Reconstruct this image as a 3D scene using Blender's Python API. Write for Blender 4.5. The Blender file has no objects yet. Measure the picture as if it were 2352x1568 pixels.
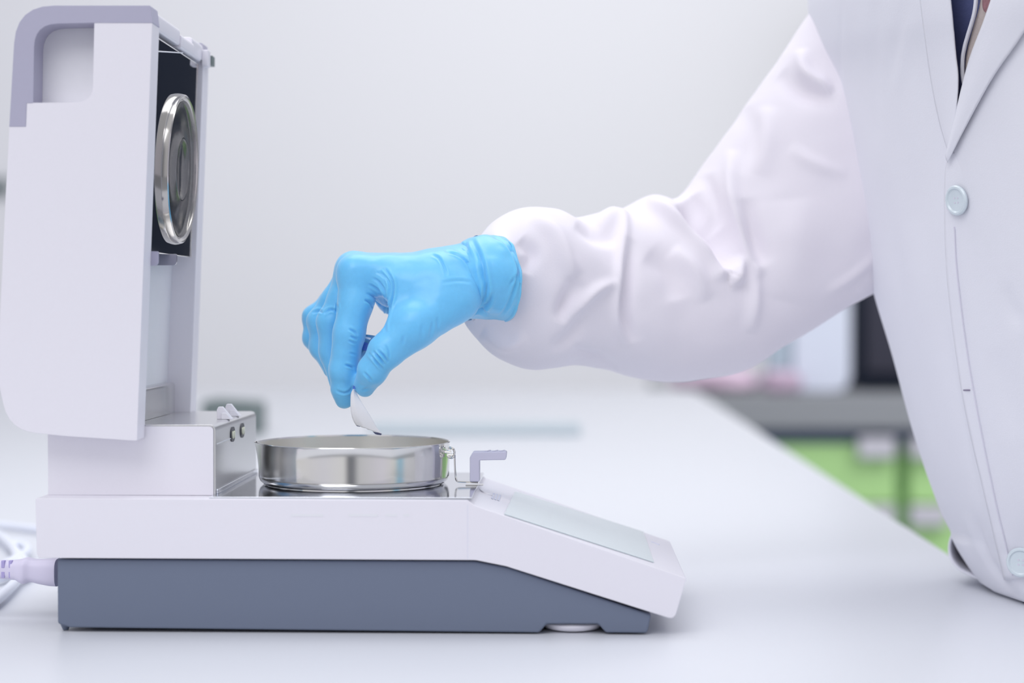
import bpy, bmesh, math, random
import numpy as np
from mathutils import Vector, Matrix
from mathutils.bvhtree import BVHTree
from mathutils import noise as mnoise
random.seed(4)
SC = bpy.context.scene
COL = SC.collection
PI = math.pi

# ------------------------------------------------------------------ camera
W, H, F = 2352.0, 1568.0, 4300.0
CAM = np.array([0.0, -1.194, 0.21])
YAW, PITCH = math.atan(124 / F), -math.atan(79 / F)
cd = bpy.data.cameras.new('camera')
cam = bpy.data.objects.new('camera', cd)
COL.objects.link(cam)
cam.location = CAM
cam.rotation_euler = (PI / 2 + PITCH, 0, YAW)
cd.sensor_width = 36.0
cd.lens = F / W * 36.0
cd.clip_start = 0.02
cd.dof.use_dof = True
cd.dof.focus_distance = 1.275
cd.dof.aperture_fstop = 3.4
SC.camera = cam
Rm = np.array(cam.rotation_euler.to_matrix())

# ------------------------------------------------------------------ world and light
world = bpy.data.worlds.new('daylight')
SC.world = world
world.use_nodes = True
nt = world.node_tree
for n in list(nt.nodes):
    nt.nodes.remove(n)
def wn(t, **k):
    n = nt.nodes.new(t)
    for a, b in k.items():
        setattr(n, a, b)
    return n
wout = wn('ShaderNodeOutputWorld')
wbg = wn('ShaderNodeBackground')
wtc = wn('ShaderNodeTexCoord')
wsep = wn('ShaderNodeSeparateXYZ')
nt.links.new(wtc.outputs['Generated'], wsep.inputs[0])
wat = wn('ShaderNodeMath', operation='ARCTAN2')      # azimuth seen from the bench, 0 = behind the camera
wneg = wn('ShaderNodeMath', operation='MULTIPLY')
wneg.inputs[1].default_value = -1
nt.links.new(wsep.outputs['Y'], wneg.inputs[0])
nt.links.new(wsep.outputs['X'], wat.inputs[0])
nt.links.new(wneg.outputs[0], wat.inputs[1])
wmr = wn('ShaderNodeMapRange')
wmr.inputs['From Min'].default_value = -PI
wmr.inputs['From Max'].default_value = PI
nt.links.new(wat.outputs[0], wmr.inputs['Value'])
wr = wn('ShaderNodeValToRGB')
els = wr.color_ramp.elements
def stop(deg, c):
    e = els.new((deg + 180) / 360.0)
    e.color = (*c, 1)
lav = (0.86, 0.88, 1.0)
els[0].position = 0.0; els[0].color = (0.80, 0.83, .95, 1)
els[1].position = 1.0; els[1].color = (0.80, 0.83, .95, 1)
for deg, c in [(-118, (.35, .36, .38)), (-100, (.18, .18, .19)), (-80, (.22, .21, .2)), (-73, (.92, .91, .9)), (-30, (.9, .9, 1)),
               (-6, (.95, .95, .98)), (0, (.22, .23, .26)), (5, (.25, .26, .3)), (12, (.75, .76, .8)), (40, (.9, .88, 1.0)), (55, (.9, .9, .9)),
               (61, (.40, .68, .88)), (64, (.42, .68, .88)), (70, (.8, .81, .88)), (100, (.6, .62, .7)), (120, (.5, .52, .6))]:
    stop(deg, c)
nt.links.new(wmr.outputs[0], wr.inputs['Fac'])
# the room's bands only stand up to eye level; the upper half is the bright ceiling
wel = wn('ShaderNodeMapRange')
wel.interpolation_type = 'SMOOTHSTEP'
wel.inputs['From Min'].default_value = 0.35
wel.inputs['From Max'].default_value = 0.7
nt.links.new(wsep.outputs['Z'], wel.inputs['Value'])
wmx = wn('ShaderNodeMix', data_type='RGBA')
nt.links.new(wel.outputs[0], wmx.inputs['Factor'])
nt.links.new(wr.outputs[0], wmx.inputs[6])
wmx.inputs[7].default_value = (0.93, 0.95, 1.0, 1)
nt.links.new(wmx.outputs[2], wbg.inputs['Color'])
wbg.inputs['Strength'].default_value = 0.83
nt.links.new(wbg.outputs[0], wout.inputs[0])

def area(name, loc, size, power, target, col=(1, 1, 1)):
    l = bpy.data.lights.new(name, 'AREA')
    l.shape = 'RECTANGLE'
    l.size, l.size_y = size
    l.energy = power
    l.color = col
    o = bpy.data.objects.new(name, l)
    COL.objects.link(o)
    o.location = loc
    o.rotation_euler = (Vector(target) - Vector(loc)).to_track_quat('-Z', 'Y').to_euler()
    return o
area('ceiling_panel_light', (-0.1, 0.7, 1.75), (1.3, 1.3), 14, (0.1, 0.2, 0), (.97, .98, 1))
area('fill_light_front', (-0.7, -1.5, 1.9), (1.4, 1.4), 20, (0, 0.1, 0.1), (.97, .97, 1))  # added fill from the camera side, brightens lid, coat and sleeve
area('fill_light_far', (.3, 5.6, 3.0), (4.5, 1.4), 84, (.2, 9.5, .6), (1, 1, .98))  # added fill that brightens the back wall
area('fill_light_side', (1.9, 2.2, 1.9), (1.2, 1.2), 34, (1.5, 3.8, -.3), (1, 1, 1))  # added fill that lifts the green drawers and far bench

vs = SC.view_settings
vs.view_transform = 'Standard'
vs.look = 'None'
vs.exposure = 0.0
vs.gamma = 1.0
vs.use_curve_mapping = False
SC.cycles.max_bounces = 8
SC.cycles.diffuse_bounces = 4
SC.cycles.glossy_bounces = 5
SC.cycles.sample_clamp_indirect = 6

# ------------------------------------------------------------------ measuring helpers
def ray(px, py):
    d = np.array([(px - W / 2) / F, -(py - H / 2) / F, -1.0])
    return Rm @ d
def P(px, py, Y):
    d = ray(px, py)
    t = (Y - CAM[1]) / d[1]
    return Vector(CAM + d * t)
def PZ(px, py, Z):
    d = ray(px, py)
    t = (Z - CAM[2]) / d[2]
    return Vector(CAM + d * t)
def PX(px, py, X):
    d = ray(px, py)
    t = (X - CAM[0]) / d[0]
    return Vector(CAM + d * t)
def proj(V):
    V = np.asarray(V, dtype=np.float64)
    q = (V - CAM) @ Rm
    return W / 2 - F * q[..., 0] / q[..., 2], H / 2 + F * q[..., 1] / q[..., 2]

# ------------------------------------------------------------------ materials
def mat(name, col, rough=.5, metal=0.0, bump=0.0, bscale=200, spec=.5, sss=0.0, trans=0.0, coat=0.0, var=0.0, aniso=0.0, sheen=0.0, alpha=1.0, stretch=None, transl=0.0):
    m = bpy.data.materials.new(name)
    m.use_nodes = True
    t = m.node_tree
    b = t.nodes['Principled BSDF']
    b.inputs['Base Color'].default_value = (*col, 1)
    b.inputs['Roughness'].default_value = rough
    b.inputs['Metallic'].default_value = metal
    b.inputs['Specular IOR Level'].default_value = spec
    b.inputs['Subsurface Weight'].default_value = sss
    b.inputs['Subsurface Radius'].default_value = (.004, .006, .008)
    b.inputs['Subsurface Scale'].default_value = 1
    b.inputs['Transmission Weight'].default_value = trans
    b.inputs['Coat Weight'].default_value = coat
    b.inputs['Sheen Weight'].default_value = sheen
    b.inputs['Anisotropic'].default_value = aniso
    b.inputs['Alpha'].default_value = alpha
    tc = t.nodes.new('ShaderNodeTexCoord')
    mp = t.nodes.new('ShaderNodeMapping')
    t.links.new(tc.outputs['Object'], mp.inputs[0])
    if stretch:
        mp.inputs['Scale'].default_value = stretch
    ns = t.nodes.new('ShaderNodeTexNoise')
    ns.inputs['Scale'].default_value = bscale
    ns.inputs['Detail'].default_value = 4
    t.links.new(mp.outputs[0], ns.inputs['Vector'])
    if bump > 0:
        bp = t.nodes.new('ShaderNodeBump')
        bp.inputs['Strength'].default_value = 1.0
        bp.inputs['Distance'].default_value = bump
        t.links.new(ns.outputs[0], bp.inputs['Height'])
        t.links.new(bp.outputs[0], b.inputs['Normal'])
    vr = var if var > 0 else 0.015
    mr = t.nodes.new('ShaderNodeMapRange')
    mr.inputs['To Min'].default_value = 1 - vr
    mr.inputs['To Max'].default_value = 1 + vr
    t.links.new(ns.outputs[0], mr.inputs['Value'])
    mx = t.nodes.new('ShaderNodeMix')
    mx.data_type = 'RGBA'; mx.blend_type = 'MULTIPLY'
    mx.inputs['Factor'].default_value = 1
    mx.inputs[6].default_value = (*col, 1)
    t.links.new(mr.outputs[0], mx.inputs[7])
    t.links.new(mx.outputs[2], b.inputs['Base Color'])
    if transl > 0:
        tr = t.nodes.new('ShaderNodeBsdfTranslucent')
        tr.inputs[0].default_value = (*col, 1)
        ms = t.nodes.new('ShaderNodeMixShader')
        ms.inputs[0].default_value = transl
        t.links.new(b.outputs[0], ms.inputs[1])
        t.links.new(tr.outputs[0], ms.inputs[2])
        t.links.new(ms.outputs[0], t.nodes['Material Output'].inputs[0])
    return m
M = dict(
    white=mat('white_plastic', (.82, .80, .86), .35, bump=.00001, bscale=900),
    white_in=mat('white_matte_plastic', (.80, .80, .84), .45),
    lav=mat('lavender_grey_plastic', (.43, .42, .54), .45),
    tab=mat('pale_lavender_plastic', (.56, .55, .68), .45),
    slate=mat('slate_blue_plastic', (.15, .18, .255), .42, bump=.00002, bscale=1500),
    steel=mat('polished_steel', (.74, .73, .71), .07, 1, var=.02, bscale=60),
    mirror=mat('mirror_steel', (.55, .55, .57), .04, 1, var=.03, bscale=12),
    deck=mat('polished_deck_steel', (.66, .68, .74), .10, 1, var=.03, bscale=30),
    brushed=mat('brushed_steel', (.69, .69, .70), .26, 1, bump=.000015, bscale=300, stretch=(1, 6, .15), var=.05),
    bowl=mat('steel_dish', (.74, .73, .71), .13, 1, var=.02, bscale=50),
    bowlin=mat('brushed_dish_inside', (.80, .78, .73), .34, 1, var=.04, bscale=40),
    heater=mat('heater_steel', (.50, .48, .46), .14, 1, var=.08, bscale=40),
    hole=mat('grey_violet_thread', (.22, .19, .28), .8),
    dark=mat('dark_plastic', (.03, .03, .05), .4),
    ivory=mat('ivory_pin', (.85, .87, .70), .4),
    glass=mat('window_glass', (1, 1, 1), .0, trans=1.0),
    lcd=mat('display_glass', (.66, .74, .77), .18, spec=.6),
    lcdink=mat('display_ink', (.655, .735, .765), .18),
    faint=mat('faint_print', (.66, .68, .80), .5),
    glove=mat('nitrile_glove', (.16, .57, .94), .36, bump=.00005, bscale=420, sss=.2, sheen=.3, spec=.5, var=.05),
    cloth=mat('white_cotton', (.86, .86, .93), .85, bump=.00012, bscale=900, sheen=.15, transl=.06),
    sleeve=mat('white_cotton_sleeve', (.87, .83, .90), .85, bump=.0001, bscale=900, sheen=.15, transl=.06),
    lining=mat('coat_stitching', (.70, .68, .78), .9),
    button=mat('pearl_button', (.66, .74, .79), .25, coat=.4),
    navy=mat('navy_shirt', (.10, .12, .27), .8, bump=.0002, bscale=700),
    beige=mat('beige_placket', (.58, .50, .47), .85, bump=.0003, bscale=800, var=.1),
    maroon=mat('maroon_tie', (.32, .16, .18), .8, bump=.0003, bscale=500, var=.35),
    skin=mat('skin', (.70, .46, .38), .5, sss=.2),
    trouser=mat('dark_trousers', (.05, .055, .08), .8, bump=.0003, bscale=500),
    paper=mat('white_foil_paper', (.95, .95, .99), .4, bump=.00004, bscale=300),
    foilblue=mat('blue_print', (.06, .16, .55), .35, var=.25, bscale=500),
    foilgreen=mat('green_print', (.10, .45, .16), .35),
    foildark=mat('dark_foil_edge', (.06, .07, .15), .35),
    film=mat('pale_blue_film', (.35, .55, .75), .15, spec=.8, var=.35, bscale=260),
    cord=mat('lavender_white_rubber', (.74, .70, .86), .45),
    cordslot=mat('violet_slot', (.45, .40, .70), .6),
    cable=mat('white_cable', (.82, .85, .95), .4),
    bench=mat('bench_laminate', (.70, .715, .765), .34, bump=.00001, bscale=300, spec=.25),
    benchstrip=mat('pale_strip', (.58, .65, .69), .4),
    wall=mat('wall_paint', (.80, .80, .84), .8, bump=.0003, bscale=120),
    floor=mat('floor_vinyl', (.42, .43, .45), .4, var=.1, bscale=8),
    grey=mat('grey_worktop', (.30, .31, .33), .45),
    navyd=mat('dark_strip', (.07, .10, .17), .5),
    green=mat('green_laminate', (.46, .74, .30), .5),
    black=mat('black_casing', (.008, .013, .028), .7, spec=.25),
    bgwhite=mat('white_casing', (.74, .78, .90), .4),
    bgblue=mat('blue_grey_casing', (.45, .54, .62), .4),
    pink=mat('pink_paper', (.80, .62, .76), .6, var=.06, bscale=20),
    mauve=mat('mauve_cloth', (.62, .47, .60), .7, var=.2, bscale=20),
    handle=mat('pale_grey_handle', (.62, .60, .66), .4),
    teal=mat('dark_green_grey', (.16, .20, .20), .5),
    rail=mat('dark_grey_rail', (.13, .17, .18), .5),
    carcassgreen=mat('carcass_green', (.30, .52, .22), .6),  # darker green of the carcass between the drawers
)

# ------------------------------------------------------------------ object helpers
def tag(o, label=None, cat=None, group=None, kind=None):
    if label: o['label'] = label
    if cat: o['category'] = cat
    if group: o['group'] = group
    if kind: o['kind'] = kind
    return o
def empty(name, loc, label, cat, group=None):
    o = bpy.data.objects.new(name, None)
    COL.objects.link(o)
    o.location = loc
    o.empty_display_size = .02
    return tag(o, label, cat, group)
def link(name, me, material, parent=None, smooth=True, bevel=0.0, segs=3, angle=35, autosmooth=True):
    o = bpy.data.objects.new(name, me)
    COL.objects.link(o)
    me.materials.append(material)
    if smooth:
        me.polygons.foreach_set('use_smooth', [True] * len(me.polygons))
    if parent is not None:
        o.parent = parent
        o.matrix_parent_inverse = Matrix.Translation(parent_world(parent)).inverted()
    if bevel > 0:
        b = o.modifiers.new('bevel', 'BEVEL')
        b.width = bevel
        b.segments = segs
        b.limit_method = 'ANGLE'
        b.angle_limit = math.radians(angle)
        b.harden_normals = True
    elif smooth and autosmooth:
        me.set_sharp_from_angle(angle=math.radians(40))
    return o
def parent_world(p):
    v = Vector(p.location)
    if p.parent is not None:
        v = Vector((0, 0, 0))
        q = p
        while q.parent is not None:
            q = q.parent
        v = Vector(q.location) if p.type == 'EMPTY' else Vector((0, 0, 0))
    return v
def bm2me(bm, name):
    bmesh.ops.recalc_face_normals(bm, faces=bm.faces)
    me = bpy.data.meshes.new(name)
    bm.to_mesh(me)
    bm.free()
    return me
def np_mesh(name, verts, faces):
    me = bpy.data.meshes.new(name)
    me.from_pydata([tuple(v) for v in verts], [], [tuple(f) for f in faces])
    me.update()
    return me
def fillet(pts, n=6):
    """pts: (x, y) or (x, y, r); rounds corners that carry a radius."""
    out = []
    N = len(pts)
    for i, p in enumerate(pts):
        if len(p) < 3 or p[2] <= 0:
            out.append((p[0], p[1]))
            continue
        a = Vector(pts[i - 1][:2]); b = Vector(p[:2]); c = Vector(pts[(i + 1) % N][:2])
        u = (a - b).normalized(); v = (c - b).normalized()
        ang = u.angle(v)
        d = min(p[2] / math.tan(ang / 2), (a - b).length * .49, (c - b).length * .49)
        p0, p1 = b + u * d, b + v * d
        for k in range(n + 1):
            t = k / n
            q = p0 * (1 - t) ** 2 + b * 2 * t * (1 - t) + p1 * t ** 2
            out.append((q.x, q.y))
    return out
def extr(bm, pts3, d):
    """closed polygon of 3-D points swept by vector d"""
    a = [bm.verts.new(p) for p in pts3]
    b = [bm.verts.new(Vector(p) + Vector(d)) for p in pts3]
    bm.faces.new(a)
    bm.faces.new(b[::-1])
    n = len(a)
    for i in range(n):
        bm.faces.new((a[i], b[i], b[(i + 1) % n], a[(i + 1) % n]))
def prof(pxpts, y0, y1, yref=None):
    """profile measured on plane y=yref (default y0), extruded y0..y1"""
    bm = bmesh.new()
    yref = y0 if yref is None else yref
    q = []
    for (a, b) in fillet(pxpts):
        v = P(a, b, yref)
        q.append(Vector((v.x, y0, max(v.z, 0.0006))))
    extr(bm, q, (0, y1 - y0, 0))
    return bm
def box(bm, x0, x1, y0, y1, z0, z1):
    vs_ = [bm.verts.new((x, y, z)) for x in (x0, x1) for y in (y0, y1) for z in (z0, z1)]
    for f in ((0, 1, 3, 2), (4, 6, 7, 5), (0, 4, 5, 1), (2, 3, 7, 6), (0, 2, 6, 4), (1, 5, 7, 3)):
        bm.faces.new([vs_[i] for i in f])
def rbox(x0, x1, y0, y1, z0, z1):
    bm = bmesh.new()
    box(bm, x0, x1, y0, y1, z0, z1)
    return bm
def lathe(bm, prof_, c, segs=96, mod=None, closed=False):
    rings = []
    for (r, z) in prof_:
        ring = []
        for k in range(segs):
            a = 2 * PI * k / segs
            rr, zz = (r, z) if mod is None else mod(r, z, a)
            ring.append(bm.verts.new((c[0] + rr * math.cos(a), c[1] + rr * math.sin(a), c[2] + zz)))
        rings.append(ring)
    prs = list(zip(rings, rings[1:]))
    if closed:
        prs.append((rings[-1], rings[0]))
    for A, B in prs:
        for k in range(segs):
            bm.faces.new((A[k], A[(k + 1) % segs], B[(k + 1) % segs], B[k]))
    if not closed:
        for R_ in (rings[0], rings[-1]):
            if prof_[rings.index(R_)][0] > 1e-6:
                bm.faces.new(R_)
    return rings
def catmull(pts, n):
    pts = [np.array(p, float) for p in pts]
    Q = [2 * pts[0] - pts[1]] + pts + [2 * pts[-1] - pts[-2]]
    out = []
    S = len(pts) - 1
    for i in range(n):
        t = i / (n - 1) * S
        k = min(int(t), S - 1)
        u = t - k
        p0, p1, p2, p3 = Q[k:k + 4]
        out.append(.5 * ((2 * p1) + (-p0 + p2) * u + (2 * p0 - 5 * p1 + 4 * p2 - p3) * u * u + (-p0 + 3 * p1 - 3 * p2 + p3) * u ** 3))
    return out
def tube(bm, pts, r, segs=12, caps=True):
    pts = [Vector(p) for p in pts]
    rings = []
    up = Vector((0.13, 0.31, 1)).normalized()
    for i, p in enumerate(pts):
        d = (pts[min(i + 1, len(pts) - 1)] - pts[max(i - 1, 0)]).normalized()
        s = d.cross(up)
        if s.length < 1e-4:
            s = d.cross(Vector((1, 0, 0)))
        s.normalize()
        t = s.cross(d)
        rr = r[i] if hasattr(r, '__len__') else r
        rings.append([bm.verts.new(p + (s * math.cos(2 * PI * k / segs) + t * math.sin(2 * PI * k / segs)) * rr) for k in range(segs)])
    for A, B in zip(rings, rings[1:]):
        for k in range(segs):
            bm.faces.new((A[k], A[(k + 1) % segs], B[(k + 1) % segs], B[k]))
    if caps:
        bm.faces.new(rings[0]); bm.faces.new(rings[-1])

# signed-distance modelling -> quads (surface nets)
def cap(X, a, b, ra, rb, sy=1.0):
    a = np.array(a, np.float32); b = np.array(b, np.float32)
    ba = b - a
    h = np.clip(((X - a) @ ba) / max(float(ba @ ba), 1e-12), 0, 1)
    d = X - a - h[..., None] * ba
    if sy != 1.0:
        d = d * np.array([1, 1 / sy, 1], np.float32)
    return np.sqrt((d * d).sum(-1)) - (ra + (rb - ra) * h)
def smin(a, b, k):
    h = np.maximum(k - np.abs(a - b), 0) / k
    return np.minimum(a, b) - h * h * k * .25
def surface_nets(f, lo, hi, h):
    n = [int(math.ceil((hi[i] - lo[i]) / h)) + 1 for i in range(3)]
    ax = [np.float32(lo[i]) + np.float32(h) * np.arange(n[i], dtype=np.float32) for i in range(3)]
    V = np.empty(n, np.float32)
    for i in range(0, n[0], 12):
        X = np.stack(np.meshgrid(ax[0][i:i + 12], ax[1], ax[2], indexing='ij'), -1)
        V[i:i + 12] = f(X)
    s = V < 0
    cs = [s[a:n[0] - 1 + a, b:n[1] - 1 + b, c:n[2] - 1 + c] for a in (0, 1) for b in (0, 1) for c in (0, 1)]
    cnt = sum(c.astype(np.int8) for c in cs)
    act = (cnt > 0) & (cnt < 8)
    idx = -np.ones(act.shape, np.int64)
    cells = np.argwhere(act)
    idx[act] = np.arange(len(cells))
    acc = np.zeros((len(cells), 3)); num = np.zeros(len(cells))
    corners = [(a, b, c) for a in (0, 1) for b in (0, 1) for c in (0, 1)]
    for p in corners:
        for k in range(3):
            if p[k] == 0:
                q = list(p); q[k] = 1
                va = V[cells[:, 0] + p[0], cells[:, 1] + p[1], cells[:, 2] + p[2]]
                vb = V[cells[:, 0] + q[0], cells[:, 1] + q[1], cells[:, 2] + q[2]]
                m = (va < 0) != (vb < 0)
                t = np.where(m, va / np.where(m, va - vb, 1), 0)
                pos = np.array(p, float)[None, :] + t[:, None] * (np.arange(3) == k)
                acc += pos * m[:, None]; num += m
    verts = (cells + acc / num[:, None]) * h + np.array(lo)
    faces = []
    for k in range(3):
        o1, o2 = [(1, 2), (2, 0), (0, 1)][k]
        sl = [slice(1, n[i] - 1) for i in range(3)]
        sl[k] = slice(0, n[k] - 1)
        a = s[tuple(sl)]
        sl2 = list(sl); sl2[k] = slice(1, n[k])
        b = s[tuple(sl2)]
        e = np.argwhere(a != b)
        off = np.array([1, 1, 1]); off[k] = 0
        fl = a[a != b]
        e = e + off
        def g(d1, d2):
            c = e.copy(); c[:, o1] -= d1; c[:, o2] -= d2
            return idx[c[:, 0], c[:, 1], c[:, 2]]
        q = np.stack([g(1, 1), g(0, 1), g(0, 0), g(1, 0)], 1)
        q[~fl] = q[~fl][:, ::-1]
        faces.append(q)
    faces = np.concatenate(faces)
    faces = faces[(faces >= 0).all(1)]
    return verts, faces
def vnormals(v, f):
    n = np.cross(v[f[:, 2]] - v[f[:, 0]], v[f[:, 3]] - v[f[:, 1]])
    N = np.zeros_like(v)
    for k in range(4):
        np.add.at(N, f[:, k], n)
    return N / np.maximum(np.linalg.norm(N, axis=1, keepdims=True), 1e-12)
def relax(v, f, it=2, lam=.5):
    for _ in range(it):
        A = np.zeros_like(v); c = np.zeros(len(v))
        for k in range(4):
            np.add.at(A, f[:, k], v[f[:, (k + 1) % 4]]); np.add.at(c, f[:, k], 1)
            np.add.at(A, f[:, k], v[f[:, (k - 1) % 4]]); np.add.at(c, f[:, k], 1)
        v = v + lam * (A / c[:, None] - v)
    return v
def polydist(x, y, pts):
    best = np.full(x.shape, 1e9)
    for (ax_, ay), (bx, by) in zip(pts, pts[1:]):
        dx, dy = bx - ax_, by - ay
        t = np.clip(((x - ax_) * dx + (y - ay) * dy) / (dx * dx + dy * dy), 0, 1)
        best = np.minimum(best, np.hypot(x - ax_ - t * dx, y - ay - t * dy))
    return best
def polytaper(x, y, pts):
    best = np.full(x.shape, 1e9); par = np.zeros(x.shape); n = len(pts) - 1
    for i, ((ax_, ay), (bx, by)) in enumerate(zip(pts, pts[1:])):
        dx, dy = bx - ax_, by - ay
        t = np.clip(((x - ax_) * dx + (y - ay) * dy) / (dx * dx + dy * dy), 0, 1)
        d = np.hypot(x - ax_ - t * dx, y - ay - t * dy)
        m = d < best
        best[m] = d[m]; par[m] = ((i + t) / n)[m]
    return best, np.sin(np.clip(par, 0, 1) * PI) ** .7
def smooth_line(pts, n=24):
    return [tuple(p) for p in catmull(pts, n)] if len(pts) > 2 else pts
def noise_arr(v, scale, seed=0.0, stretch=(1, 1, 1)):
    return np.array([mnoise.noise(Vector((p[0] * scale * stretch[0] + seed, p[1] * scale * stretch[1], p[2] * scale * stretch[2]))) for p in v])
def grid_faces(nr, nc, wrap=True):
    r = np.arange(nr - 1)[:, None]; c = np.arange(nc if wrap else nc - 1)[None, :]
    c2 = (c + 1) % nc
    return np.stack([(r * nc + c), (r * nc + c2), ((r + 1) * nc + c2), ((r + 1) * nc + c)], -1).reshape(-1, 4)

# ================================================================== THE ROOM
BENCH_X = 0.3245
WY = 9.5
def struct(name, bm, m, bevel=0, parent=None, kind='structure'):
    o = link(name, bm2me(bm, name), m, parent, bevel=bevel)
    o['kind'] = kind
    return o
struct('floor', rbox(-4.5, 6, -4, WY + .1, -.95, -.9), M['floor'])
struct('wall_back', rbox(-4.5, 6, WY, WY + .12, -.9, 3.2), M['wall'])

# long white bench
b_root = empty('laboratory_bench', (-.6, 1, -.9), 'long white laboratory bench carrying the analyser, its edge running off behind the coat', 'bench')
bm = bmesh.new()
box(bm, -2.4, BENCH_X, -.32, 3.55, -.032, 0)
link('worktop', bm2me(bm, 'worktop'), M['bench'], b_root, bevel=0)
for y0 in (-.25, .8, 1.85, 2.9):
    link('cabinet', bm2me(rbox(-2.35, BENCH_X - .03, y0 + .01, min(y0 + 1.04, 3.53), -.9, -.033), 'cabinet'), M['bgwhite'], b_root)

# second bench with green drawers behind the worker
FB = 3.75     # front plane of the far bench
def fx(px, py, y=FB):
    return P(px, py, y)
f_root = empty('far_bench', (1.2, FB + .35, -.9), 'grey topped far bench with bright green drawers, seen between bench edge and coat', 'bench')
zt = fx(1850, 905).z; zb = fx(1850, 985).z
fx0, fx1 = .262, 3.2
link('worktop', bm2me(rbox(fx0, fx1, FB, FB + 1.0, zb, zt), 'worktop'), M['grey'], f_root, bevel=.006)
link('rail', bm2me(rbox(fx0, fx1, FB + .04, FB + .09, fx(1850, 1020).z, zb), 'rail'), M['navyd'], f_root)
link('carcass', bm2me(rbox(fx0, fx1, FB + .09, FB + .95, -.9, zb), 'carcass'), M['carcassgreen'], f_root)
xg0, xg1 = fx(2064, 1100).x, fx(2098, 1100).x
zrow = [fx(1850, 1020).z, fx(1850, 1166).z, fx(1850, 1320).z, fx(1850, 1480).z]
for (xa, xb, hx) in ((fx0 + .01, xg0, fx(2015, 1100).x), (xg1, xg1 + .5, fx(2135, 1100).x), (xg1 + .52, xg1 + 1.0, xg1 + .7)):
    for r_ in range(3):
        za, zb_ = zrow[r_], zrow[r_ + 1] + .01
        dr = link('drawer', bm2me(rbox(xa, xb, FB + .045, FB + .089, zb_, za), 'drawer'), M['green'], f_root, bevel=.003)
        hz = za + .018 - (.012 if r_ else 0)
        link('handle', bm2me(rbox(hx - .048, hx + .05, FB + .008, FB + .044, hz - .056, hz), 'handle'), M['handle'], dr, bevel=.006)

# things on the far bench
zt2 = zt
e = empty('black_instrument_cabinet', (fx(2150, 800).x, FB + .45, zt2), 'black instrument on the far grey bench behind the coat, heightened out of view', 'instrument')
bx0 = P(1962, 800, FB + .2).x
link('body', bm2me(rbox(bx0, bx0 + .62, FB + .2, FB + .7, zt2 + .012, zt2 + 1.05), 'body'), M['black'], e, bevel=.01)  # unseen upper part added so the lid plate mirrors it dark
link('foot', bm2me(rbox(bx0 + .02, bx0 + .6, FB + .24, FB + .66, zt2, zt2 + .013), 'foot'), M['navyd'], e)
link('door', bm2me(rbox(bx0 + .03, bx0 + .5, FB + .188, FB + .2, zt2 + .05, zt2 + .55), 'door'), M['dark'], e, bevel=.004)
e = empty('white_instrument', (fx(1880, 800).x, FB + .2, zt2), 'white rounded instrument left of the black one on the far bench', 'instrument')
bm = bmesh.new()
wx0, wx1 = P(1826, 800, FB + .05).x, P(1960, 800, FB + .05).x
wz1 = zt2 + .30
q = [(wx0, zt2 + .002, .02), (wx1, zt2 + .002, .05), (wx1, wz1, .03), (wx0, wz1, .03)]
extr(bm, [Vector((a, FB + .09, b)) for a, b in fillet(q)], (0, .13, 0))
link('housing', bm2me(bm, 'housing'), M['bgwhite'], e, bevel=.006)
link('side_module', bm2me(rbox(P(1762, 800, FB + .1).x, wx0 - .001, FB + .1, FB + .17, zt2 + .001, zt2 + .16), 'side_module'), M['bgblue'], e, bevel=.01)
def lumpy(x0, x1, y0, y1, z0, z1, seed, amp):
    bm = bmesh.new()
    bmesh.ops.create_icosphere(bm, subdivisions=4, radius=1)
    for v in bm.verts:
        c = v.co.copy()
        c = Vector([math.copysign(abs(t) ** .6, t) for t in c])
        n = mnoise.noise(c * 1.7 + Vector((seed, 0, 0))) * amp
        c *= 1 + n
        v.co = Vector(((x0 + x1) / 2 + c.x * (x1 - x0) / 2, (y0 + y1) / 2 + c.y * (y1 - y0) / 2, max(z0, (z0 + z1) / 2 + c.z * (z1 - z0) / 2)))
    return bm
g = lumpy(P(1545, 890, 3.95).x, P(1742, 890, 3.95).x, 3.85, 4.06, zt2 + .001, P(1600, 848, 3.95).z, 2.2, .18)
tag(link('pink_paper_pack', bm2me(g, 'pink_paper_pack'), M['pink']), 'crumpled pale pink paper pack lying on the far bench under the sleeve', 'pack')
g = lumpy(P(1752, 890, 3.82).x, P(1835, 890, 3.82).x, 3.765, 3.83, zt2 + .001, P(1790, 850, 3.84).z, 7.7, .3)
tag(link('mauve_cloth', bm2me(g, 'mauve_cloth'), M['mauve']), 'small mauve bundled cloth between the pink pack and white instrument', 'cloth')

# against the back wall
bm = bmesh.new()
a, b_ = P(462, 985, 1.86), P(590, 985, 1.86)
q = [(a.x, 0, .002), (b_.x, 0, .002), (b_.x, .052, .012), (a.x, .058, .012)]
extr(bm, [Vector((x, 1.86, z)) for x, z in fillet(q)], (0, .1, 0))
tag(link('dark_tray', bm2me(bm, 'dark_tray'), M['teal'], bevel=.004), 'blurred low dark green-grey tray on the bench far behind the steel platform', 'tray')
bm = bmesh.new()
a = P(15, 430, WY - .01)
box(bm, a.x - .5, a.x + .03, WY - .03, WY - .001, a.z - .045, a.z + .042)
box(bm, a.x - .48, a.x + .0, WY - .05, WY - .03, a.z - .006, a.z + .004)
tag(link('wall_rail', bm2me(bm, 'wall_rail'), M['rail'], bevel=.002), 'dark grey rail on the back wall at the left edge, beside the raised lid', 'rail')
a, b_ = P(850, 1000, 1.87), P(1335, 1000, 1.87)  # low strip modelled on a soft grey band across the bench
tag(link('bench_strip', bm2me(rbox(a.x, b_.x, 1.86, 1.89, 0, .022), 'bench_strip'), M['benchstrip'], bevel=.004), 'low pale grey-green strip lying on the bench far behind the dish', 'low_strip')
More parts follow.
